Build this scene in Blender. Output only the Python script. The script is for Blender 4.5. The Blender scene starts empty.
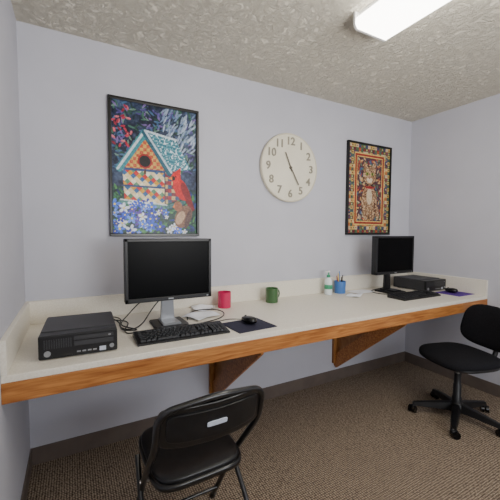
import bpy, bmesh, random
import numpy as np
from math import *
from mathutils import Vector, Matrix
random.seed(7); rng=np.random.RandomState(5)
S=bpy.context.scene
col=S.collection
# ---------- constants (metres) ----------
XL,XR,YB,YF,ZC=-0.236,3.014,0.0,-3.6,2.44
CT,DEP,SPL=0.812,0.745,0.941

# ---------- materials ----------
def lin(c): return tuple((x/255.0)**2.2 for x in c)
def mat(name,c,rough=.5,metal=0,spec=.5,emis=None,es=0,coat=0):
    m=bpy.data.materials.new(name); m.use_nodes=True
    b=m.node_tree.nodes['Principled BSDF']
    b.inputs['Base Color'].default_value=(*lin(c),1); b.inputs['Roughness'].default_value=rough
    b.inputs['Metallic'].default_value=metal; b.inputs['Specular IOR Level'].default_value=spec
    b.inputs['Coat Weight'].default_value=coat
    if emis: b.inputs['Emission Color'].default_value=(*lin(emis),1); b.inputs['Emission Strength'].default_value=es
    return m
def nodes(m): return m.node_tree.nodes,m.node_tree.links,m.node_tree.nodes['Principled BSDF']
def noise_mat(name,c1,c2,scale,rough=.6,bump=0,bdist=.002,detail=4,stretch=None,lo=.35,hi=.65,bscale=None,spec=.4,dist=0):
    m=mat(name,c1,rough,spec=spec); N,L,b=nodes(m)
    tc=N.new('ShaderNodeTexCoord'); mp=N.new('ShaderNodeMapping'); L.new(tc.outputs['Object'],mp.inputs[0])
    if stretch: mp.inputs['Scale'].default_value=stretch
    n=N.new('ShaderNodeTexNoise'); n.inputs['Scale'].default_value=scale; n.inputs['Detail'].default_value=detail; n.inputs['Distortion'].default_value=dist
    L.new(mp.outputs[0],n.inputs['Vector'])
    r=N.new('ShaderNodeValToRGB'); r.color_ramp.elements[0].position=lo; r.color_ramp.elements[1].position=hi
    r.color_ramp.elements[0].color=(*lin(c1),1); r.color_ramp.elements[1].color=(*lin(c2),1)
    L.new(n.outputs['Fac'],r.inputs[0]); L.new(r.outputs[0],b.inputs['Base Color'])
    if bump:
        n2=n
        if bscale:
            n2=N.new('ShaderNodeTexNoise'); n2.inputs['Scale'].default_value=bscale; n2.inputs['Detail'].default_value=3; L.new(mp.outputs[0],n2.inputs['Vector'])
        bp=N.new('ShaderNodeBump'); bp.inputs['Strength'].default_value=bump; bp.inputs['Distance'].default_value=bdist
        L.new(n2.outputs['Fac'],bp.inputs['Height']); L.new(bp.outputs[0],b.inputs['Normal'])
    return m
M_wall=noise_mat('wall_paint',(191,191,200),(195,195,204),3,.75,.25,.0015,bscale=160,spec=.2)
M_base=noise_mat('vinyl_baseboard',(98,88,82),(108,97,90),8,.5)
M_lam=noise_mat('laminate',(222,215,200),(234,228,215),140,.42,detail=2,lo=.3,hi=.7)
# ceiling : stomped texture
M_ceil=mat('ceiling_texture',(234,227,210),.9,spec=.1); N,L,b=nodes(M_ceil)
tc=N.new('ShaderNodeTexCoord'); n1=N.new('ShaderNodeTexNoise'); n1.inputs['Scale'].default_value=22; n1.inputs['Detail'].default_value=7; n1.inputs['Roughness'].default_value=.7; n1.inputs['Distortion'].default_value=1.0
L.new(tc.outputs['Object'],n1.inputs['Vector'])
rr=N.new('ShaderNodeValToRGB'); rr.color_ramp.elements[0].position=.4; rr.color_ramp.elements[1].position=.6; L.new(n1.outputs['Fac'],rr.inputs[0])
bp=N.new('ShaderNodeBump'); bp.inputs['Strength'].default_value=.85; bp.inputs['Distance'].default_value=.018
L.new(rr.outputs[0],bp.inputs['Height']); L.new(bp.outputs[0],b.inputs['Normal'])
# carpet
M_carpet=mat('loop_carpet',(140,122,104),.95,spec=.05); N,L,b=nodes(M_carpet)
tc=N.new('ShaderNodeTexCoord'); mp=N.new('ShaderNodeMapping'); mp.inputs['Scale'].default_value=(1,1.0,1); L.new(tc.outputs['Object'],mp.inputs[0])
v=N.new('ShaderNodeTexVoronoi'); v.inputs['Scale'].default_value=82; v.inputs['Randomness'].default_value=.25; L.new(mp.outputs[0],v.inputs['Vector'])
r1=N.new('ShaderNodeValToRGB'); r1.color_ramp.elements[0].position=.12; r1.color_ramp.elements[1].position=.6
r1.color_ramp.elements[0].color=(*lin((178,161,141)),1); r1.color_ramp.elements[1].color=(*lin((72,61,54)),1)
L.new(v.outputs['Distance'],r1.inputs[0])
nz=N.new('ShaderNodeTexNoise'); nz.inputs['Scale'].default_value=120; L.new(mp.outputs[0],nz.inputs['Vector'])
mx=N.new('ShaderNodeMix'); mx.data_type='RGBA'; mx.blend_type='OVERLAY'; mx.inputs['Factor'].default_value=.45
L.new(r1.outputs[0],mx.inputs[6]); L.new(nz.outputs['Fac'],mx.inputs[7]); L.new(mx.outputs[2],b.inputs['Base Color'])
bp=N.new('ShaderNodeBump'); bp.invert=True; bp.inputs['Strength'].default_value=.6; bp.inputs['Distance'].default_value=.005
L.new(v.outputs['Distance'],bp.inputs['Height']); L.new(bp.outputs[0],b.inputs['Normal'])
# oak
def oak(name,stretch,c1=(138,80,38),c2=(194,132,74)):
    return noise_mat(name,c1,c2,9,.4,.1,.001,detail=8,stretch=stretch,lo=.3,hi=.7,dist=.6)
M_oakx=oak('oak_trim',(.7,8,9))
M_oakz=oak('oak_panel',(6,2,1.2),(132,84,44),(178,126,74))
M_black=mat('black_plastic',(22,22,24),.42)
M_black2=mat('black_gloss',(14,14,16),.25)
M_dark=mat('dark_grey_plastic',(52,52,55),.5)
M_key=mat('key_plastic',(20,20,22),.5)
M_screen=mat('lcd_screen',(5,5,8),.35,spec=.08)
M_silver=mat('silver_plastic',(150,152,156),.35,.5)
M_steel=mat('steel',(170,170,172),.3,.9)
M_vinyl=noise_mat('black_vinyl',(22,22,24),(30,30,32),40,.34,.2,.001)
M_tube=mat('painted_black_steel',(20,20,22),.3,coat=.3)
M_fabric=noise_mat('black_fabric',(24,24,27),(38,38,42),220,.9,.4,.002,spec=.15)
M_white=mat('white_plastic',(235,235,232),.4)
M_paper=mat('paper',(244,246,252),.7)
M_pink=mat('pink_glaze',(200,34,88),.2,coat=.4)
M_green=mat('green_glaze',(60,96,58),.2,coat=.4)
M_blue=mat('blue_plastic',(74,118,184),.3)
M_greenp=mat('green_plastic',(60,150,110),.35)
M_clearb=mat('sanitizer_bottle',(222,232,232),.2)
M_clock=noise_mat('clock_dial',(224,217,196),(232,226,207),5,.5)
M_clockrim=mat('clock_rim',(206,198,176),.5)
M_num=mat('clock_numerals',(142,136,120),.5)
M_hand=mat('clock_hands',(96,90,80),.5)
M_frame=mat('black_frame',(14,13,13),.3)
M_lens=mat('diffuser_lens',(255,255,255),.4,emis=(255,250,240),es=11.0)
M_fix=mat('fixture_metal',(240,240,238),.4)
M_red=mat('red_plastic',(190,30,40),.4); M_yel=mat('yellow_plastic',(230,190,40),.4)
M_pad=noise_mat('navy_mousepad',(40,40,58),(48,48,68),60,.8); M_pad2=noise_mat('purple_mousepad',(76,44,130),(88,54,146),60,.8)
M_tag=mat('label',(190,196,210),.4)
M_glass=mat('window_glass',(200,215,235),.1,emis=(225,235,255),es=1.0)

# ---------- mesh helpers ----------
def obj(name,me,m=None,parent=None,smooth=False):
    o=bpy.data.objects.new(name,me); col.objects.link(o)
    if m is not None: me.materials.append(m)
    if parent: o.parent=parent
    if smooth:
        for p in me.polygons: p.use_smooth=True
    return o
def root(name,loc=(0,0,0),rz=0):
    e=bpy.data.objects.new(name,None); e.empty_display_size=.1; e.location=loc; e.rotation_euler=(0,0,rz); col.objects.link(e); return e
def box(name,lo,hi,m,parent=None,bev=0,seg=2,rot=None,piv=None):
    bm=bmesh.new(); bmesh.ops.create_cube(bm,size=1)
    for vv in bm.verts: vv.co=Vector([lo[i]+(vv.co[i]+.5)*(hi[i]-lo[i]) for i in range(3)])
    if bev: bmesh.ops.bevel(bm,geom=bm.edges[:],offset=bev,segments=seg,affect='EDGES',profile=.5)
    if rot is not None:
        c=Vector(piv) if piv else Vector([(lo[i]+hi[i])/2 for i in range(3)])
        bmesh.ops.rotate(bm,verts=bm.verts,cent=c,matrix=rot)
    me=bpy.data.meshes.new(name); bm.to_mesh(me); bm.free(); return obj(name,me,m,parent)
def RX(a): return Matrix.Rotation(a,3,'X')
def RY(a): return Matrix.Rotation(a,3,'Y')
def RZ(a): return Matrix.Rotation(a,3,'Z')
def prism(name,pts,axis,a,b,m,parent=None,bev=0):
    bm=bmesh.new()
    def mk(p,t):
        if axis=='x': return (t,p[0],p[1])
        if axis=='y': return (p[0],t,p[1])
        return (p[0],p[1],t)
    A=[bm.verts.new(mk(p,a)) for p in pts]; B=[bm.verts.new(mk(p,b)) for p in pts]
    bm.faces.new(A); bm.faces.new(B[::-1]); n=len(pts)
    for i in range(n): bm.faces.new([A[i],A[(i+1)%n],B[(i+1)%n],B[i]])
    bmesh.ops.recalc_face_normals(bm,faces=bm.faces)
    if bev: bmesh.ops.bevel(bm,geom=bm.edges[:],offset=bev,segments=2,affect='EDGES')
    me=bpy.data.meshes.new(name); bm.to_mesh(me); bm.free(); return obj(name,me,m,parent)
def lathe(name,prof,m,parent=None,seg=40,loc=(0,0,0),mtx=None,smooth=True):
    bm=bmesh.new(); rings=[]
    for r,z in prof:
        if r<1e-6: rings.append([bm.verts.new((0,0,z))])
        else: rings.append([bm.verts.new((r*cos(2*pi*i/seg),r*sin(2*pi*i/seg),z)) for i in range(seg)])
    for a,b_ in zip(rings,rings[1:]):
        for i in range(seg):
            j=(i+1)%seg
            if len(a)==1 and len(b_)==1: continue
            if len(a)==1: bm.faces.new([a[0],b_[i],b_[j]])
            elif len(b_)==1: bm.faces.new([a[i],b_[0],a[j]])
            else: bm.faces.new([a[i],a[j],b_[j],b_[i]])
    bmesh.ops.recalc_face_normals(bm,faces=bm.faces)
    if mtx is not None: bmesh.ops.transform(bm,matrix=mtx.to_4x4(),verts=bm.verts)
    bmesh.ops.translate(bm,verts=bm.verts,vec=loc)
    me=bpy.data.meshes.new(name); bm.to_mesh(me); bm.free()
    o=obj(name,me,m,parent,smooth)
    if smooth:
        md=o.modifiers.new('es','EDGE_SPLIT'); md.split_angle=radians(40)
    return o
def cyl(name,p0,p1,r,m,parent=None,seg=24,r2=None):
    p0=Vector(p0);p1=Vector(p1);d=p1-p0;h=d.length; r2=r if r2 is None else r2
    q=d.to_track_quat('Z','Y').to_matrix()
    return lathe(name,[(0,0),(r,0),(r2,h),(0,h)],m,parent,seg,tuple(p0),q)
def tube(name,pts,r,m,parent=None,res=3,cyc=False,kind='NURBS',sub=8):
    cu=bpy.data.curves.new(name+'_c','CURVE'); cu.dimensions='3D'; cu.bevel_depth=r; cu.bevel_resolution=res; cu.use_fill_caps=True
    if kind=='NURBS':
        s=cu.splines.new('NURBS'); s.points.add(len(pts)-1)
        for i,p in enumerate(pts): s.points[i].co=(*p,1)
        s.order_u=min(4,len(pts)); s.use_endpoint_u=not cyc; s.use_cyclic_u=cyc; s.resolution_u=sub
    else:
        s=cu.splines.new('POLY'); s.points.add(len(pts)-1)
        for i,p in enumerate(pts): s.points[i].co=(*p,1)
        s.use_cyclic_u=cyc
    t=bpy.data.objects.new('tmp',cu); col.objects.link(t)
    dg=bpy.context.evaluated_depsgraph_get(); me=bpy.data.meshes.new_from_object(t.evaluated_get(dg)); me.name=name
    bpy.data.objects.remove(t); bpy.data.curves.remove(cu); me.materials.clear()
    return obj(name,me,m,parent,True)
def rpoly(pts,rad,n=6):
    P=[Vector(p) for p in pts]; out=[P[0]]
    for i in range(1,len(P)-1):
        a=(P[i-1]-P[i]).normalized()*rad; b_=(P[i+1]-P[i]).normalized()*rad
        for k in range(n+1):
            t=k/n; out.append((P[i]+a)*(1-t)**2+P[i]*2*t*(1-t)+(P[i]+b_)*t*t)
    out.append(P[-1]); return [tuple(p) for p in out]
def superq(name,a,b_,c,e1,e2,m,parent=None,loc=(0,0,0),fn=None,mtx=None,nu=40,nv=20):
    sg=lambda x,e: copysign(abs(x)**e,x)
    bm=bmesh.new(); rings=[]
    for j in range(nv+1):
        ph=-pi/2+pi*j/nv; row=[]
        if j in(0,nv):
            rings.append([bm.verts.new((0,0,-c if j==0 else c))]); continue
        for i in range(nu):
            th=2*pi*i/nu
            row.append(bm.verts.new((a*sg(cos(ph),e1)*sg(cos(th),e2),b_*sg(cos(ph),e1)*sg(sin(th),e2),c*sg(sin(ph),e1))))
        rings.append(row)
    for A,B in zip(rings,rings[1:]):
        for i in range(nu):
            k=(i+1)%nu
            if len(A)==1: bm.faces.new([A[0],B[k],B[i]])
            elif len(B)==1: bm.faces.new([A[i],A[k],B[0]])
            else: bm.faces.new([A[i],A[k],B[k],B[i]])
    bmesh.ops.recalc_face_normals(bm,faces=bm.faces)
    for vv in bm.verts:
        if fn: vv.co=Vector(fn(*vv.co))
    if mtx is not None: bmesh.ops.transform(bm,matrix=mtx.to_4x4(),verts=bm.verts)
    bmesh.ops.translate(bm,verts=bm.verts,vec=loc)
    me=bpy.data.meshes.new(name); bm.to_mesh(me); bm.free(); return obj(name,me,m,parent,True)

# ---------- room ----------
T=.1
box('wall_back',(XL-T,0,-.05),(XR+T,T,ZC+.05),M_wall)
box('wall_left',(XL-T,YF-T,-.05),(XL,0,ZC+.05),M_wall)
box('wall_right',(XR,YF-T,-.05),(XR+T,0,ZC+.05),M_wall)
box('floor',(XL-T,YF-T,-.1),(XR+T,T,0),M_carpet)
box('ceiling',(XL-T,YF-T,ZC),(XR+T,T,ZC+.1),M_ceil)
wf=root('wall_front')
WX0,WX1,WZ0,WZ1=.5,2.3,.9,2.1
box('wall_part_1',(XL,YF-T,0),(WX0,YF,ZC),M_wall,wf); box('wall_part_2',(WX1,YF-T,0),(XR,YF,ZC),M_wall,wf)
box('wall_part_3',(WX0,YF-T,0),(WX1,YF,WZ0),M_wall,wf); box('wall_part_4',(WX0,YF-T,WZ1),(WX1,YF,ZC),M_wall,wf)
w=root('window_1')
box('pane',(WX0,YF-.06,WZ0),(WX1,YF-.05,WZ1),M_glass,w)
for i,(a,b_) in enumerate([((WX0,WZ0),(WX1,WZ0+.05)),((WX0,WZ1-.05),(WX1,WZ1)),((WX0,WZ0),(WX0+.05,WZ1)),((WX1-.05,WZ0),(WX1,WZ1)),(((WX0+WX1)/2-.02,WZ0),((WX0+WX1)/2+.02,WZ1))]):
    box('frame_%d'%i,(a[0],YF-.07,a[1]),(b_[0],YF-.01,b_[1]),M_white,w)
BH=.1
box('baseboard_back',(XL,-.008,0),(XR,0,BH),M_base,bev=.002)
box('baseboard_left',(XL,YF,0),(XL+.008,-.008,BH),M_base,bev=.002)
box('baseboard_right',(XR-.008,YF,0),(XR,-.008,BH),M_base,bev=.002)

# ---------- counter ----------
c=root('built_in_counter_desk')
box('top',(XL,-DEP,CT-.027),(XR,0,CT),M_lam,c,bev=.003)
box('trim_1',(XL,-.02,CT),(XR,0,SPL),M_lam,None,bev=.002)
box('trim_2',(XL,-DEP,CT),(XL+.02,-.02,SPL),M_lam,None,bev=.002)
box('trim_3',(XR-.02,-DEP,CT),(XR,-.02,SPL),M_lam,None,bev=.002)
box('front_trim',(XL,-DEP-.002,CT-.103),(XR,-DEP+.02,CT-.027),M_oakx,c,bev=.003)
box('wall_cleat',(XL,-.04,CT-.1),(XR,0,CT-.027),M_oakx,c)
for i,x in enumerate((.88,2.05)):
    prism('gusset_%d'%(i+1),[(-.001,.17),(-.05,.17),(-.66,CT-.12),(-.66,CT-.03),(-.001,CT-.03)],'x',x,x+.02,M_oakz,c)
    prism('brace_%d'%(i+1),[(-.001,.15),(-.03,.13),(-.70,CT-.13),(-.70,CT-.05),(-.64,CT-.05),(-.001,.24)],'x',x-.018,x+.0,M_oakx,c)
    box('wall_strip_%d'%(i+1),(x-.04,-.02,.17),(x+.06,-.001,CT-.1),M_oakz,c)

# ---------- flat art ----------
def vnoise(U,V,s,seed,ax=1.0):
    r=np.random.RandomState(seed); n=int(s)+3; m_=int(s*ax)+3; G=r.rand(m_,n)
    x=U*s;y=V*s*ax; xi=x.astype(int);yi=y.astype(int);fx=x-xi;fy=y-yi
    fx=fx*fx*(3-2*fx);fy=fy*fy*(3-2*fy)
    return (G[yi,xi]*(1-fx)+G[yi,xi+1]*fx)*(1-fy)+(G[yi+1,xi]*(1-fx)+G[yi+1,xi+1]*fx)*fy
def C(*c): return np.array(c,float)
def put(I,mask,c,a=1.0):
    c=np.array(c,float)
    I[mask]=I[mask]*(1-a)+ (c if c.ndim==1 else c[mask])*a
def pal(idx,cols): return np.array(cols,float)[idx%len(cols)]
def ell(U,V,cx,cy,rx,ry,ang=0,asp=1.5):
    dx=(U-cx);dy=(V-cy)*asp; ca,sa=cos(ang),sin(ang)
    return ((dx*ca+dy*sa)/rx)**2+((-dx*sa+dy*ca)/ry)**2<1
def tri(U,V,pts):
    m=np.ones_like(U,bool); n=len(pts)
    ar=sum(pts[i][0]*pts[(i+1)%n][1]-pts[(i+1)%n][0]*pts[i][1] for i in range(n))
    for i in range(n):
        x0,y0=pts[i];x1,y1=pts[(i+1)%n]; cr=(x1-x0)*(V-y0)-(y1-y0)*(U-x0)
        m&=(cr*ar>=0)
    return m
def line(U,V,p,q,w_):
    px,py=p[0],p[1]*1.5;qx,qy=q[0],q[1]*1.5;dx,dy=qx-px,qy-py;t=np.clip(((U-px)*dx+(V*1.5-py)*dy)/(dx*dx+dy*dy),0,1)
    return (U-px-t*dx)**2+(V*1.5-py-t*dy)**2<w_*w_
def art1(U,V):
    n=vnoise(U,V,6,1,1.5); n2=vnoise(U,V,24,2,1.5); n3=vnoise(U,V,70,3,1.5)
    I=np.zeros(U.shape+(3,)); I[:]=C(52,62,84)
    I+= (n[...,None]-.5)*C(50,60,60)+(n2[...,None]-.5)*C(46,50,60)
    r=np.random.RandomState(4)
    for k in range(300):
        cx=r.rand();cy=.5+.5*r.rand();a=r.rand()*3.14
        cc=[(70,108,92),(36,52,60),(92,84,136),(112,138,124),(80,110,142),(44,76,62),(130,108,160)][r.randint(7)]
        put(I,ell(U,V,cx,cy,.04,.011,a),cc,.9)
    for k in range(90):  # pale slanted streaks: window glare painted into the print colours
        cx=.58+.40*r.rand();cy=.66+.32*r.rand();a=.6+r.rand()*.8
        put(I,ell(U,V,cx,cy,.05,.010,a),[(150,166,188),(184,194,210),(120,140,170)][r.randint(3)],.85)
    for k in range(26):
        cx=.02+.2*r.rand();cy=.66+.3*r.rand()
        put(I,ell(U,V,cx,cy,.026,.012,r.rand()*3.14),[(186,64,84),(214,120,126),(150,50,70)][r.randint(3)],.9)
    low=V<.36
    put(I,low,C(34,66,58))
    for k in range(220):
        cx=r.rand();cy=.36*r.rand();a=r.rand()*3.14
        cc=[(56,110,76),(28,52,52),(84,136,84),(40,60,120),(30,44,90)][r.randint(5)]
        put(I,ell(U,V,cx,cy,.04,.012,a),cc)
    front=tri(U,V,[(.13,.26),(.60,.235),(.60,.52),(.37,.73),(.11,.53)])
    side=tri(U,V,[(.60,.235),(.79,.28),(.80,.56),(.60,.54)])
    a_=U*15;b_=V*22.5
    dA=np.floor(a_+b_).astype(int);dB=np.floor(a_-b_).astype(int)
    cols=[(190,48,46),(226,212,174),(206,158,60),(236,230,212),(60,104,150),(96,140,110),(226,212,174)]
    put(I,front,pal(dA*3+dB*2,cols))
    put(I,front&(V>.50),C(206,172,100)); put(I,front&(V>.50)&(((U*26).astype(int)+(V*39).astype(int))%2==0),C(186,96,70))
    band=front&(V>.485)&(V<.505); put(I,band,C(60,80,120)); put(I,front&(V>.36)&(V<.375),C(60,80,120))
    put(I,side,pal((np.floor(U*22)+np.floor(V*33)*2).astype(int),[(150,50,60),(196,176,130),(70,90,120),(120,60,70)]))
    put(I,line(U,V,(.60,.235),(.60,.52),.008),C(60,60,80))
    put(I,ell(U,V,.365,.565,.085,.085),C(150,44,44)); put(I,ell(U,V,.365,.565,.065,.065),C(20,17,24))
    put(I,line(U,V,(.365,.47),(.365,.49),.012),C(90,60,40))
    roofR=tri(U,V,[(.37,.80),(.74,.755),(.93,.53),(.64,.50)])
    put(I,roofR,C(62,122,138)); sh=np.sin((V*1.5+U*.18)*150)
    put(I,roofR&(sh>.25),C(104,160,170)); put(I,roofR&(n3>.68),C(206,218,226))
    put(I,line(U,V,(.37,.785),(.08,.495),.040),C(74,140,148)); put(I,line(U,V,(.37,.80),(.06,.49),.014),C(206,218,224))
    put(I,line(U,V,(.37,.785),(.66,.485),.036),C(48,96,112)); put(I,line(U,V,(.37,.80),(.68,.495),.012),C(200,212,220))
    put(I,line(U,V,(.37,.80),(.74,.76),.012),C(206,218,224))
    put(I,line(U,V,(.09,.245),(.62,.215),.026),C(92,140,134)); put(I,line(U,V,(.62,.215),(.84,.26),.022),C(70,112,112))
    put(I,line(U,V,(.09,.26),(.62,.23),.008),C(216,222,220))
    for k in range(64):
        cx=r.rand();cy=r.rand()*.24; rad=.020+.036*r.rand()
        if cx>.62 and cy>.06: cx-=.55
        cc=[(54,90,200),(84,124,220),(120,152,232),(40,60,160),(224,230,242),(100,74,170)][r.randint(6)]
        for p in range(5):
            a=p*2*pi/5+r.rand()*.3; put(I,ell(U,V,cx+rad*.7*cos(a),cy+rad*.47*sin(a),rad*.5,rad*.32,a),cc)
        put(I,ell(U,V,cx,cy,rad*.22,rad*.22),C(244,220,110))
    put(I,tri(U,V,[(.93,.18),(.98,.20),(.90,.36),(.82,.32)]),C(120,20,30))
    put(I,ell(U,V,.80,.365,.085,.15,.5),C(190,32,34)); put(I,ell(U,V,.865,.34,.045,.13,.4),C(128,22,30)); put(I,ell(U,V,.74,.455,.06,.068),C(206,40,38)); put(I,tri(U,V,[(.71,.49),(.79,.46),(.80,.545)]),C(196,34,34))
    put(I,ell(U,V,.70,.45,.028,.028),C(22,16,16)); put(I,tri(U,V,[(.635,.445),(.69,.465),(.69,.435)]),C(236,140,50)); put(I,ell(U,V,.735,.465,.009,.009),C(10,10,10))
    put(I,ell(U,V,.83,.14,.10,.15,-.5),C(128,96,78)); put(I,ell(U,V,.76,.225,.055,.06),C(156,106,80)); put(I,ell(U,V,.79,.13,.05,.09,-.5),C(190,162,136)); put(I,tri(U,V,[(.69,.215),(.72,.24),(.72,.212)]),C(230,140,60)); put(I,ell(U,V,.89,.12,.035,.12,-.3),C(90,66,60))
    I+=(n3[...,None]-.5)*36
    I=np.clip(I,0,255); g=I.mean(-1,keepdims=True); I=np.clip(g+(I-g)*1.15,0,255)
    return 255*(I/255)**1.08
def art2(U,V):
    n2=vnoise(U,V,14,12,1.5); n3=vnoise(U,V,70,13,1.5)
    I=np.zeros(U.shape+(3,)); I[:]=C(150,70,48)
    e=np.minimum(np.minimum(U,1-U),np.minimum(V,1-V)*1.45)
    ci=np.floor(U*18).astype(int);cj=np.floor(V*26).astype(int)
    cols=[(150,56,44),(200,166,100),(56,80,118),(200,180,148),(106,42,54),(82,110,80),(184,110,66),(70,60,96)]
    put(I,e<.13,pal((ci*ci*5+cj*3+ci*cj),cols))
    put(I,(e<.13)&((np.abs((U*18)%1-.5)+np.abs((V*26)%1-.5))<.3),pal(ci+cj*cj+2,cols))
    put(I,(e>.13)&(e<.15),C(214,182,108)); put(I,(e>.15)&(e<.185),C(150,48,46)); put(I,(e>.185)&(e<.2),C(214,182,108))
    inn=e>=.2
    put(I,inn,C(84,60,68))
    r=np.random.RandomState(9)
    for k in range(260):
        cx=.2+.6*r.rand();cy=.14+.72*r.rand();a=r.rand()*3.14
        put(I,inn&ell(U,V,cx,cy,.035,.014,a),[(176,92,66),(200,160,104),(70,100,132),(134,52,58),(96,122,96),(190,170,140)][r.randint(6)])
    m_=ell(U,V,.5,.36,.19,.29)|ell(U,V,.5,.66,.16,.15)|tri(U,V,[(.35,.70),(.36,.82),(.48,.75)])|tri(U,V,[(.65,.70),(.64,.82),(.52,.75)])|ell(U,V,.43,.20,.07,.08)|ell(U,V,.57,.20,.07,.08)|ell(U,V,.70,.24,.05,.14,.3)
    edge=ell(U,V,.5,.36,.205,.305)|ell(U,V,.5,.66,.175,.165); put(I,inn&edge&~m_,C(44,32,36))
    put(I,m_,C(164,128,96)); put(I,m_&((np.sin(V*48+n2*14)>.3)),C(112,78,60)); put(I,m_&(n3>.66),C(196,168,134))
    put(I,ell(U,V,.5,.42,.07,.14),C(206,186,158)); put(I,ell(U,V,.5,.61,.065,.045),C(216,200,176))
    put(I,line(U,V,(.43,.17),(.43,.34),.006)|line(U,V,(.57,.17),(.57,.34),.006)|line(U,V,(.5,.17),(.5,.3),.005),C(60,42,38))
    for sx in(-1,1): put(I,ell(U,V,.5+sx*.065,.68,.034,.026),C(140,160,70)); put(I,ell(U,V,.5+sx*.065,.68,.012,.024),C(16,16,14))
    put(I,ell(U,V,.5,.632,.018,.014),C(170,80,80))
    put(I,ell(U,V,.5,.525,.11,.022),C(150,40,44))
    I+=(n3[...,None]-.5)*40
    I=np.clip(I,0,255)
    return 255*(I/255)**1.05
def artmat(name):
    m=mat(name,(255,255,255),.35,spec=.3); N,L,b=nodes(m); a=N.new('ShaderNodeVertexColor'); a.layer_name='print'; L.new(a.outputs[0],b.inputs['Base Color']); return m
def picture(name,x0,x1,z0,z1,fn,fw=.018):
    r=root(name,((x0+x1)/2,0,(z0+z1)/2)); W=(x1-x0)/2;H=(z1-z0)/2
    for nm,lo,hi in [('frame_top',(-W,-.028,H-fw),(W,-.001,H)),('frame_bottom',(-W,-.028,-H),(W,-.001,-H+fw)),('frame_side_1',(-W,-.028,-H+fw),(-W+fw,-.001,H-fw)),('frame_side_2',(W-fw,-.028,-H+fw),(W,-.001,H-fw))]:
        box(nm,lo,hi,M_frame,r,bev=.003)
    nx,nz=240,360; w_=W-fw;h_=H-fw
    u=np.linspace(0,1,nx+1);v_=np.linspace(0,1,nz+1);U,V=np.meshgrid(u,v_)
    vs=np.stack([(U*2-1)*w_,np.full_like(U,-.016),(V*2-1)*h_],-1).reshape(-1,3)
    idx=np.arange((nx+1)*(nz+1)).reshape(nz+1,nx+1)
    fs=np.stack([idx[:-1,:-1],idx[:-1,1:],idx[1:,1:],idx[1:,:-1]],-1).reshape(-1,4)
    me=bpy.data.meshes.new('print'); me.from_pydata(vs.tolist(),[],fs.tolist())
    colr=fn(np.clip(U,0,.9999),np.clip(V,0,.9999)).reshape(-1,3)/255.
    at=me.color_attributes.new('print','FLOAT_COLOR','POINT')
    data=np.ones((len(vs),4),np.float32); data[:,:3]=colr**2.2; at.data.foreach_set('color',data.ravel())
    obj('print',me,artmat(name+'_print'),r)
picture('birdhouse_poster',.2,.765,1.30,2.14,art1)
picture('cat_poster',2.135,2.70,1.31,2.14,art2)

# ---------- clock ----------
ck=root('wall_clock',(1.515,0,1.835)); R=.266
MX=Matrix.Rotation(radians(90),3,'X')
lathe('dial',[(0,0.001),(R-.006,0.001),(R,.008),(R,.024),(R-.006,.03),(R-.012,.031),(0,.031)],M_clock,ck,72,mtx=MX)
lathe('rim',[(R-.010,.031),(R-.007,.0335),(R-.001,.0335),(R+.001,.028)],M_clockrim,ck,72,mtx=MX)
for h in range(1,13):
    cu=bpy.data.curves.new('t','FONT'); cu.body=str(h); cu.size=.084; cu.extrude=.003; cu.align_x='CENTER'; cu.align_y='CENTER'; cu.offset=.0012
    t=bpy.data.objects.new('t',cu); col.objects.link(t); dg=bpy.context.evaluated_depsgraph_get()
    me=bpy.data.meshes.new_from_object(t.evaluated_get(dg)); bpy.data.objects.remove(t); me.materials.clear()
    o=obj('numeral_%d'%h,me,M_num,ck); a=radians(90-30*h)
    o.location=(.203*cos(a),-.034,.203*sin(a)); o.rotation_euler=(radians(90),0,0)
def hand(nm,ang,l,wd,y):
    a=radians(ang); rot=RY(a)
    box(nm,(-wd,y-.002,-.03),(wd,y,l),M_hand,ck,rot=rot,piv=(0,y,0))
hand('hour_hand',-24,.125,.005,-.038); hand('minute_hand',150,.15,.004,-.042)
lathe('hub',[(0,.03),(.010,.03),(.010,.045),(0,.047)],M_hand,ck,20,mtx=MX)

# ---------- ceiling light ----------
lf=root('ceiling_light_fixture'); lx0,lx1,ly0,ly1=1.275,1.515,-2.14,-.905
box('housing',(lx0+.02,ly0+.01,ZC-.03),(lx1-.02,ly1-.01,ZC),M_fix,lf)
prism('lens',[(lx0+.006,ZC-.03),(lx0,ZC-.06),(lx0+.015,ZC-.08),(lx1-.015,ZC-.08),(lx1,ZC-.06),(lx1-.006,ZC-.03)],'y',ly0+.012,ly1-.012,M_lens,lf)
prism('end_cap_1',[(lx0-.002,ZC),(lx0-.002,ZC-.06),(lx0+.013,ZC-.083),(lx1-.013,ZC-.083),(lx1+.002,ZC-.06),(lx1+.002,ZC)],'y',ly1-.012,ly1,M_fix,lf)
prism('end_cap_2',[(lx0-.002,ZC),(lx0-.002,ZC-.06),(lx0+.013,ZC-.083),(lx1-.013,ZC-.083),(lx1+.002,ZC-.06),(lx1+.002,ZC)],'y',ly0,ly0+.012,M_fix,lf)

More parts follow.
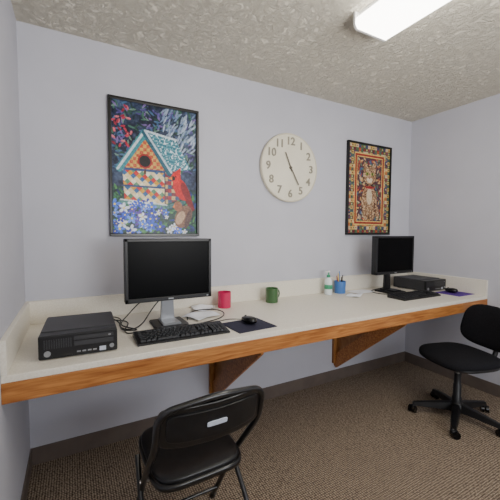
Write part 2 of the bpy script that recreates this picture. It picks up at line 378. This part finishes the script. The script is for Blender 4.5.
# ---------- computers ----------
def monitor(loc,rz,w_,h_,zb,silver,name='computer_monitor'):
    r=root(name,loc,rz)
    f=.017
    box('shell',(-w_/2,-.015,zb),(w_/2,.03,zb+h_),M_black,r,bev=.006)
    for nm,lo,hi in [('bezel_top',(-w_/2,-.024,zb+h_-f),(w_/2,-.012,zb+h_)),('bezel_bottom',(-w_/2,-.024,zb),(w_/2,-.012,zb+f+.006)),('bezel_side_1',(-w_/2,-.024,zb),(-w_/2+f,-.012,zb+h_)),('bezel_side_2',(w_/2-f,-.024,zb),(w_/2,-.012,zb+h_))]:
        box(nm,lo,hi,M_black,r,bev=.003)
    box('screen',(-w_/2+f,-.018,zb+f),(w_/2-f,-.0155,zb+h_-f),M_screen,r)
    box('badge',(-.014,-.0255,zb+.007),(.014,-.0235,zb+.014),M_silver,r)
    box('power_button',(w_/2-.03,-.0255,zb+.008),(w_/2-.02,-.0235,zb+.014),M_silver,r)
    box('rear_bulge',(-w_/2+.08,.028,zb+.05),(w_/2-.08,.055,zb+h_-.06),M_black,r,bev=.01)
    ms=M_silver if silver else M_black
    prism('neck',[(-.04,.0),(.04,.0),(.028,zb+.1),(-.028,zb+.1)],'y',.05,.075,ms,r,bev=.004)
    box('hinge',(-.03,.04,zb+.06),(.03,.062,zb+.14),M_black,r,bev=.003)
    prism('base',[(-.085,-.07),(.085,-.07),(.095,-.03),(.09,.12),(-.09,.12),(-.095,-.03)],'z',0,.014,M_black,r,bev=.004)
    prism('base_riser',[(-.05,-.05),(.05,-.05),(.045,.1),(-.045,.1)],'z',.012,.026,ms,r,bev=.004)
    return r
monitor((.465,-.385,CT),0,.47,.335,.145,True)
monitor((2.435,-.28,CT),0,.48,.325,.165,False)

def keyboard(loc,rz):
    r=root('computer_keyboard',loc,rz); W=.455;D=.16
    prism('case',[(-D/2,0),(D/2,0),(D/2,.026),(D/2-.02,.03),(-D/2+.005,.012),(-D/2,.01)],'x',-W/2,W/2,M_black,r,bev=.002)
    bm=bmesh.new()
    def key(x,y,w_,d_):
        z=.012+(y+D/2)/D*.016
        ms=bmesh.ops.create_cube(bm,size=1)['verts']
        for vv in ms:
            t=.82 if vv.co.z>0 else 1
            vv.co=Vector((x+vv.co.x*w_*t,y+vv.co.y*d_*t,z+.005+vv.co.z*.010))
    p=.0188
    x0=-W/2+.014
    for row in range(6):
        y=-D/2+.018+row*p+(.008 if row==5 else 0)
        if row==0:
            xs=[(0,1.4),(1.4,1.2),(2.6,1.3),(3.9,6),(9.9,1.3),(11.2,1.2),(12.4,1.2),(13.6,1.4)]
        elif row==5: xs=[(0,1)]+[(2+i+(i//4)*.33,1) for i in range(12)]
        else:
            s={1:2.25,2:1.75,3:1.5,4:1}[row]; n={1:10,2:11,3:12,4:13}[row]
            xs=[(0,s)]+[(s+i,1) for i in range(n)]; xs.append((s+n,15-s-n))
        for a,w_ in xs: key(x0+(a+w_/2)*p,y,w_*p-.002,p-.002)
        nx=x0+15.35*p
        for i in range(3):
            if row==1 and i!=1: continue
            if row==2: continue
            key(nx+(i+.5)*p,y,p-.002,p-.002)
        nx+=3.35*p
        if row<5:
            for i in range(4): key(nx+(i+.5)*p,y,p-.002,p-.002)
    me=bpy.data.meshes.new('keys'); bm.to_mesh(me); bm.free(); obj('keys',me,M_key,r)
    return r
keyboard((.475,-.58,CT),radians(-1)); keyboard((2.43,-.49,CT),radians(0))

def pc(loc,rz):
    r=root('desktop_computer',loc,rz); W=.29;D=.33;H=.098
    box('case',(-W/2,-D/2+.02,.006),(W/2,D/2,H),M_dark,r,bev=.003)
    box('lid_step',(-W/2+.004,-D/2+.06,H-.001),(W/2-.004,D/2-.005,H+.004),M_dark,r,bev=.002)
    box('front_bezel',(-W/2-.001,-D/2,.004),(W/2+.001,-D/2+.022,H+.001),M_black,r,bev=.005)
    for i in range(4): 
        box('foot_%d'%(i+1),(-W/2+.02+(i%2)*(W-.06),-D/2+.03+(i//2)*(D-.08),0),(-W/2+.04+(i%2)*(W-.06),-D/2+.05+(i//2)*(D-.08),.008),M_black,r)
    y=-D/2
    box('optical_drive',(-.02,y-.002,H-.028),(W/2-.015,y+.002,H-.012),M_dark,r,bev=.001)
    box('drive_button',(W/2-.035,y-.004,H-.023),(W/2-.025,y,H-.018),M_silver,r)
    box('bay_cover',(-.02,y-.002,H-.052),(W/2-.015,y+.002,H-.034),M_dark,r,bev=.001)
    for i in range(12): box('vent_%d'%(i+1),(-W/2+.018+i*.0085,y-.0015,.045),(-W/2+.022+i*.0085,y+.001,.082),M_dark,r)
    for i in range(4): box('usb_port_%d'%(i+1),(-.01+i*.02,y-.0015,.018),(.004+i*.02,y+.001,.024),M_silver,r)
    lathe('badge',[(0,0),(.012,0),(.012,.003),(0,.003)],M_silver,r,24,(-W/2+.03,y+.001,.026),MX)
    lathe('power_button',[(0,0),(.009,0),(.009,.004),(0,.004)],M_silver,r,24,(W/2-.022,y+.001,.028),MX)
    box('sticker',(W/2-.07,y-.0008,.012),(W/2-.045,y+.001,.03),M_tag,r)
    return r
pc((.022,-.49,CT),radians(-2)); pc((2.84,-.25,CT),0)

def mouse(loc,rz):
    r=root('computer_mouse',loc,rz)
    superq('shell',.031,.056,.02,.8,.85,M_black2,r,(0,0,.0200),fn=lambda x,y,z:(x*(1-.08*(y/.056)),y,z if z<0 else z*(1-.25*(y/.056))))
    cyl('wheel',(-.004,.03,.034),(.004,.03,.034),.007,M_dark,r,16)
box('mouse_pad',(.73,-.69,CT),(.97,-.48,CT+.004),M_pad,bev=.001,rot=RZ(radians(4)))
mouse((.865,-.56,CT+.004),radians(10))
box('mouse_pad.001',(2.76,-.66,CT),(2.985,-.455,CT+.004),M_pad2,bev=.001)
mouse((2.87,-.53,CT+.004),radians(-10))

# ---------- mugs, cup, bottle ----------
def mug(loc,rz,m,h=.1,r0=.043):
    r=root('coffee_mug',loc,rz)
    lathe('body',[(0,.004),(r0-.006,.004),(r0-.005,0),(r0-.002,.0),(r0,.006),(r0,h-.002),(r0-.002,h),(r0-.004,h-.002),(r0-.005,.01),(0,.008)],m,r,40)
    tube('handle',[(r0-.003,0,h*.82),(r0+.018,0,h*.86),(r0+.032,0,h*.62),(r0+.028,0,h*.3),(r0-.003,0,h*.2)],.0055,m,r)
mug((.91,-.12,CT),radians(75),M_pink,.108,.046); mug((1.29,-.13,CT),radians(10),M_green,.106,.047)
b=root('hand_sanitizer_bottle',(1.865,-.1,CT),radians(200))
lathe('bottle',[(0,.001),(.028,.001),(.032,.005),(.032,.10),(.029,.125),(.014,.145),(.012,.15),(0,.15)],M_clearb,b,32)
lathe('label',[(.0325,.05),(.0328,.051),(.0328,.085),(.0325,.086)],M_greenp,b,32)
lathe('pump_collar',[(.0,.145),(.015,.145),(.015,.165),(.006,.168),(.005,.19),(0,.19)],M_greenp,b,24)
box('pump_head',(-.012,-.01,.188),(.038,.01,.2),M_white,b,bev=.003)
b=root('pencil_cup',(2.01,-.085,CT))
lathe('cup',[(0,.003),(.043,.003),(.045,0),(.049,.09),(.0495,.103),(.047,.103),(.043,.006),(0,.006)],M_blue,b,36)
for i,(dx,dy,m_) in enumerate([(.02,.01,M_black),(-.015,.012,M_red),(.0,-.02,M_dark),(-.022,-.006,M_yel),(.012,.02,M_blue)]):
    cyl('pen_%d'%(i+1),(dx*.4,dy*.4,.008),(dx*1.5,dy*1.5,.135+.012*i),.0038,m_,b,10)

# ---------- papers ----------
def paper(name,loc,rz,w_,d_,seed,amp=.006):
    r_=np.random.RandomState(seed); nx,ny=16,16; vs=[];fs=[]
    a=r_.rand(4)*6
    for j in range(ny+1):
        for i in range(nx+1):
            u=i/nx;v_=j/ny; z=.001+amp*(1+sin(u*5+a[0])*cos(v_*4.3+a[1]))
            vs.append(((u-.5)*w_,(v_-.5)*d_,z))
    zm=min(q[2] for q in vs)-.0005
    vs=[(x,y,z-zm) for x,y,z in vs]
    for j in range(ny):
        for i in range(nx):
            k=j*(nx+1)+i; fs.append((k,k+1,k+nx+2,k+nx+1))
    me=bpy.data.meshes.new(name); me.from_pydata(vs,[],fs); o=obj(name,me,M_paper,None,True); o.location=loc; o.rotation_euler=(0,0,rz)
    md=o.modifiers.new('s','SOLIDIFY'); md.thickness=.0008; md.offset=1
paper('paper_sheet',(.68,-.29,CT),.4,.18,.15,1,.010); paper('paper_sheet.001',(.76,-.11,CT),-.2,.15,.12,2,.014)
paper('paper_sheet.002',(2.20,-.14,CT),.1,.2,.14,3,.004); paper('paper_sheet.003',(2.02,-.24,CT),.5,.16,.1,4,.008)

# ---------- cables ----------
cb=root('computer_cables')
def cable(name,pts,r=.0032): tube(name,[(p[0],p[1],CT+p[2]) for p in pts],r,M_black,cb)
cable('monitor_power_cable',[(.44,-.33,.2),(.36,-.2,.14),(.26,-.16,.01),(.2,-.28,.004),(.31,-.40,.004),(.25,-.46,.02),(.2,-.36,.004),(.24,-.2,.004),(.12,-.13,.05),(.06,-.14,.06),(.06,-.30,.05)])
cable('video_cable',[(.5,-.32,.2),(.4,-.25,.1),(.34,-.34,.004),(.24,-.40,.004),(.2,-.28,.004),(.26,-.12,.004),(.16,-.12,.03),(.08,-.2,.04),(.08,-.32,.04)])
cable('keyboard_cable',[(.45,-.49,.015),(.38,-.45,.003),(.30,-.43,.003),(.23,-.46,.003),(.22,-.36,.003),(.3,-.2,.003),(.2,-.12,.003),(.1,-.2,.02)])
cable('network_cable',[(.58,-.33,.003),(.64,-.12,.003),(.76,-.22,.03),(.84,-.3,.02),(.78,-.40,.003),(.66,-.42,.003),(.6,-.44,.003)])
cable('mouse_cable',[(.86,-.505,.012),(.84,-.45,.005),(.8,-.42,.003),(.74,-.44,.003),(.66,-.45,.003),(.58,-.43,.003)],.002)
cable('keyboard_cable_2',[(2.43,-.41,.02),(2.3,-.36,.003),(2.25,-.25,.003),(2.3,-.12,.003),(2.5,-.1,.003),(2.68,-.06,.003)])

# ---------- folding chair ----------
fc=root('folding_chair',(.405,-.945,0),radians(1))
hw=.192
def back_y(z): return .24-(.44)*(z/.74)
P=[(-hw,.25,.012),(-hw,back_y(.40),.40),(-hw,-.19,.64),(-hw+.0,-.22,.765),(0,-.24,.79),(hw,-.22,.765),(hw,-.19,.64),(hw,back_y(.40),.40),(hw,.25,.012)]
tube('main_frame',rpoly(P,.055,8),.0115,M_tube,fc,kind='POLY',res=4)
for s,nm in((-1,'rear_leg_1'),(1,'rear_leg_2')):
    tube(nm,[(s*(hw-.0),.12,.43),(s*(hw+.012),-.05,.25),(s*(hw+.02),-.24,.012)],.0105,M_tube,fc,kind='POLY')
    cyl('foot_cap_%d'%(2+s),(s*(hw+.02),-.228,.028),(s*(hw+.02),-.25,.001),.014,M_black,fc,16)
    cyl('foot_cap_%d'%(5+s),(s*hw,.24,.03),(s*hw,.256,.001),.0145,M_black,fc,16)
    cyl('pivot_%d'%(2+s),(s*(hw-.03),back_y(.40)+.0,.40),(s*(hw+.014),back_y(.40),.40),.007,M_steel,fc,12)
tube('rear_crossbar',[(-hw-.01,-.17,.095),(hw+.01,-.17,.095)],.008,M_tube,fc,kind='POLY')
tube('front_crossbar',[(-hw,.19,.095),(hw,.19,.095)],.008,M_tube,fc,kind='POLY')
superq('seat_pan',.18,.195,.016,.35,.4,M_tube,fc,(0,.055,.434))
superq('seat_pad',.172,.187,.02,.55,.42,M_vinyl,fc,(0,.055,.453),fn=lambda x,y,z:(x,y,z-.006*(1-(x/.18)**2)*(1-(y/.2)**2)))
bend=lambda x,y,z:(x,y-.03*(1-(x/.19)**2),z)
superq('back_panel',.188,.009,.076,.3,.3,M_tube,fc,(0,-.198,.705),fn=bend,mtx=RX(radians(12)))
superq('back_pad',.168,.016,.06,.4,.4,M_vinyl,fc,(0,-.188,.702),fn=bend,mtx=RX(radians(12)))
superq('back_inset',.165,.004,.052,.25,.3,M_vinyl,fc,(0,-.209,.706),fn=bend,mtx=RX(radians(12)))
superq('label_plate',.036,.0025,.009,.3,.3,M_tag,fc,(0.0,-.2435,.70),mtx=RX(radians(12)))

# ---------- office chair ----------
oc=root('office_chair',(2.40,-.865,0),radians(74))  # +y local faces the left wall
superq('seat_cushion',.225,.215,.036,.6,.6,M_fabric,oc,(0,0,.458),fn=lambda x,y,z:(x,y,z-.02*max(0,(y-.1)/.12)**2))
superq('seat_shell',.215,.205,.018,.5,.6,M_black,oc,(0,0,.43))
bk=lambda x,y,z:(x*(1-.12*(z/.15)),y+.045*(x/.2)**2,z)
superq('back_cushion',.20,.03,.155,.6,.65,M_fabric,oc,(0,-.275,.645),fn=bk,mtx=RX(radians(8)))
superq('back_shell',.19,.014,.145,.5,.65,M_dark,oc,(0,-.305,.645),fn=bk,mtx=RX(radians(8)))
tube('back_bracket',[(0,-.06,.405),(0,-.2,.40),(0,-.29,.40),(0,-.335,.44),(0,-.335,.55),(0,-.325,.66)],.016,M_black,oc)
box('tilt_mechanism',(-.07,-.09,.385),(.07,.09,.415),M_black,oc,bev=.006)
tube('height_lever',[(.05,0,.395),(.14,.0,.39),(.2,.0,.385)],.005,M_black,oc)
cyl('gas_lift',(0,0,.2),(0,0,.39),.014,M_steel,oc)
lathe('column_cover',[(.0,.06),(.03,.06),(.03,.16),(.026,.165),(.026,.25),(.022,.255),(.022,.33),(0,.33)],M_black,oc,28)
lathe('hub',[(0,.055),(.045,.055),(.05,.07),(.045,.11),(.03,.125),(0,.125)],M_black,oc,28)
for i in range(5):
    wa=radians(134+72*i-74); d=Vector((cos(wa),sin(wa),0)); n=Vector((-sin(wa),cos(wa),0))
    bm=bmesh.new(); rings=[]
    for t,w_,zt,zb in [(.03,.028,.118,.06),(.12,.026,.105,.06),(.22,.022,.088,.055),(.285,.018,.076,.052)]:
        rings.append([bm.verts.new(d*t+n*w_+Vector((0,0,zb))),bm.verts.new(d*t-n*w_+Vector((0,0,zb))),bm.verts.new(d*t-n*w_*.7+Vector((0,0,zt))),bm.verts.new(d*t+n*w_*.7+Vector((0,0,zt)))])
    for A,B in zip(rings,rings[1:]):
        for k in range(4): bm.faces.new([A[k],A[(k+1)%4],B[(k+1)%4],B[k]])
    bm.faces.new(rings[0]);bm.faces.new(rings[-1]); bmesh.ops.recalc_face_normals(bm,faces=bm.faces)
    bmesh.ops.bevel(bm,geom=bm.edges[:],offset=.003,segments=2,affect='EDGES')
    me=bpy.data.meshes.new('base_arm_%d'%(i+1)); bm.to_mesh(me); bm.free(); obj(me.name,me,M_black,oc)
    p=d*.28; ca=wa+1.0+i; cd=Vector((cos(ca),sin(ca),0)); cn=Vector((-sin(ca),cos(ca),0)); q=p+cd*.012
    cyl('caster_stem_%d'%(i+1),(p.x,p.y,.04),(p.x,p.y,.06),.007,M_steel,oc,12)
    for s in(-1,1):
        a_=q+cn*s*.006; b_=q+cn*s*.024
        cyl('caster_wheel_%d_%s'%(i+1,'a' if s<0 else 'b'),(a_.x,a_.y,.0255),(b_.x,b_.y,.0255),.025,M_black2,oc,24)
    superq('caster_hood_%d'%(i+1),.018,.02,.014,.7,.7,M_black,oc,(p.x,p.y,.042))

# ---------- lights ----------
def area(name,loc,rot,sx,sy,e,colr):
    l=bpy.data.lights.new(name,'AREA'); l.shape='RECTANGLE'; l.size=sx; l.size_y=sy; l.energy=e; l.color=colr
    o=bpy.data.objects.new(name,l); o.location=loc; o.rotation_euler=rot; col.objects.link(o)
area('window_daylight',((WX0+WX1)/2,YF+.02,(WZ0+WZ1)/2),(radians(90),0,0),1.7,1.1,38,(.94,.97,1))
area('ceiling_fill',(1.0,-2.6,1.35),(radians(165),0,0),.5,.5,46,(1,.96,.89))  # added unseen fill lamp, aimed up to brighten the ceiling
wd=bpy.data.worlds.new('world'); S.world=wd; wd.use_nodes=True; wd.node_tree.nodes['Background'].inputs[0].default_value=(.6,.7,.9,1); wd.node_tree.nodes['Background'].inputs[1].default_value=.5

# ---------- camera ----------
f,yaw,pit,roll=326.6955,.4977,.0541,.0043
f0=Vector((sin(yaw),cos(yaw),0));r0=Vector((cos(yaw),-sin(yaw),0));z0=Vector((0,0,1))
F=f0*cos(pit)-z0*sin(pit);U=f0*sin(pit)+z0*cos(pit);R_=r0*cos(roll)+U*sin(roll);U2=U*cos(roll)-r0*sin(roll)
cd=bpy.data.cameras.new('camera'); cd.sensor_width=36; cd.lens=f/500*36; cd.clip_start=.02
cam=bpy.data.objects.new('camera',cd); col.objects.link(cam)
mw=Matrix((R_,U2,-F)).transposed().to_4x4(); mw.translation=Vector((0,-2.1623,1.3283)); cam.matrix_world=mw
S.camera=cam
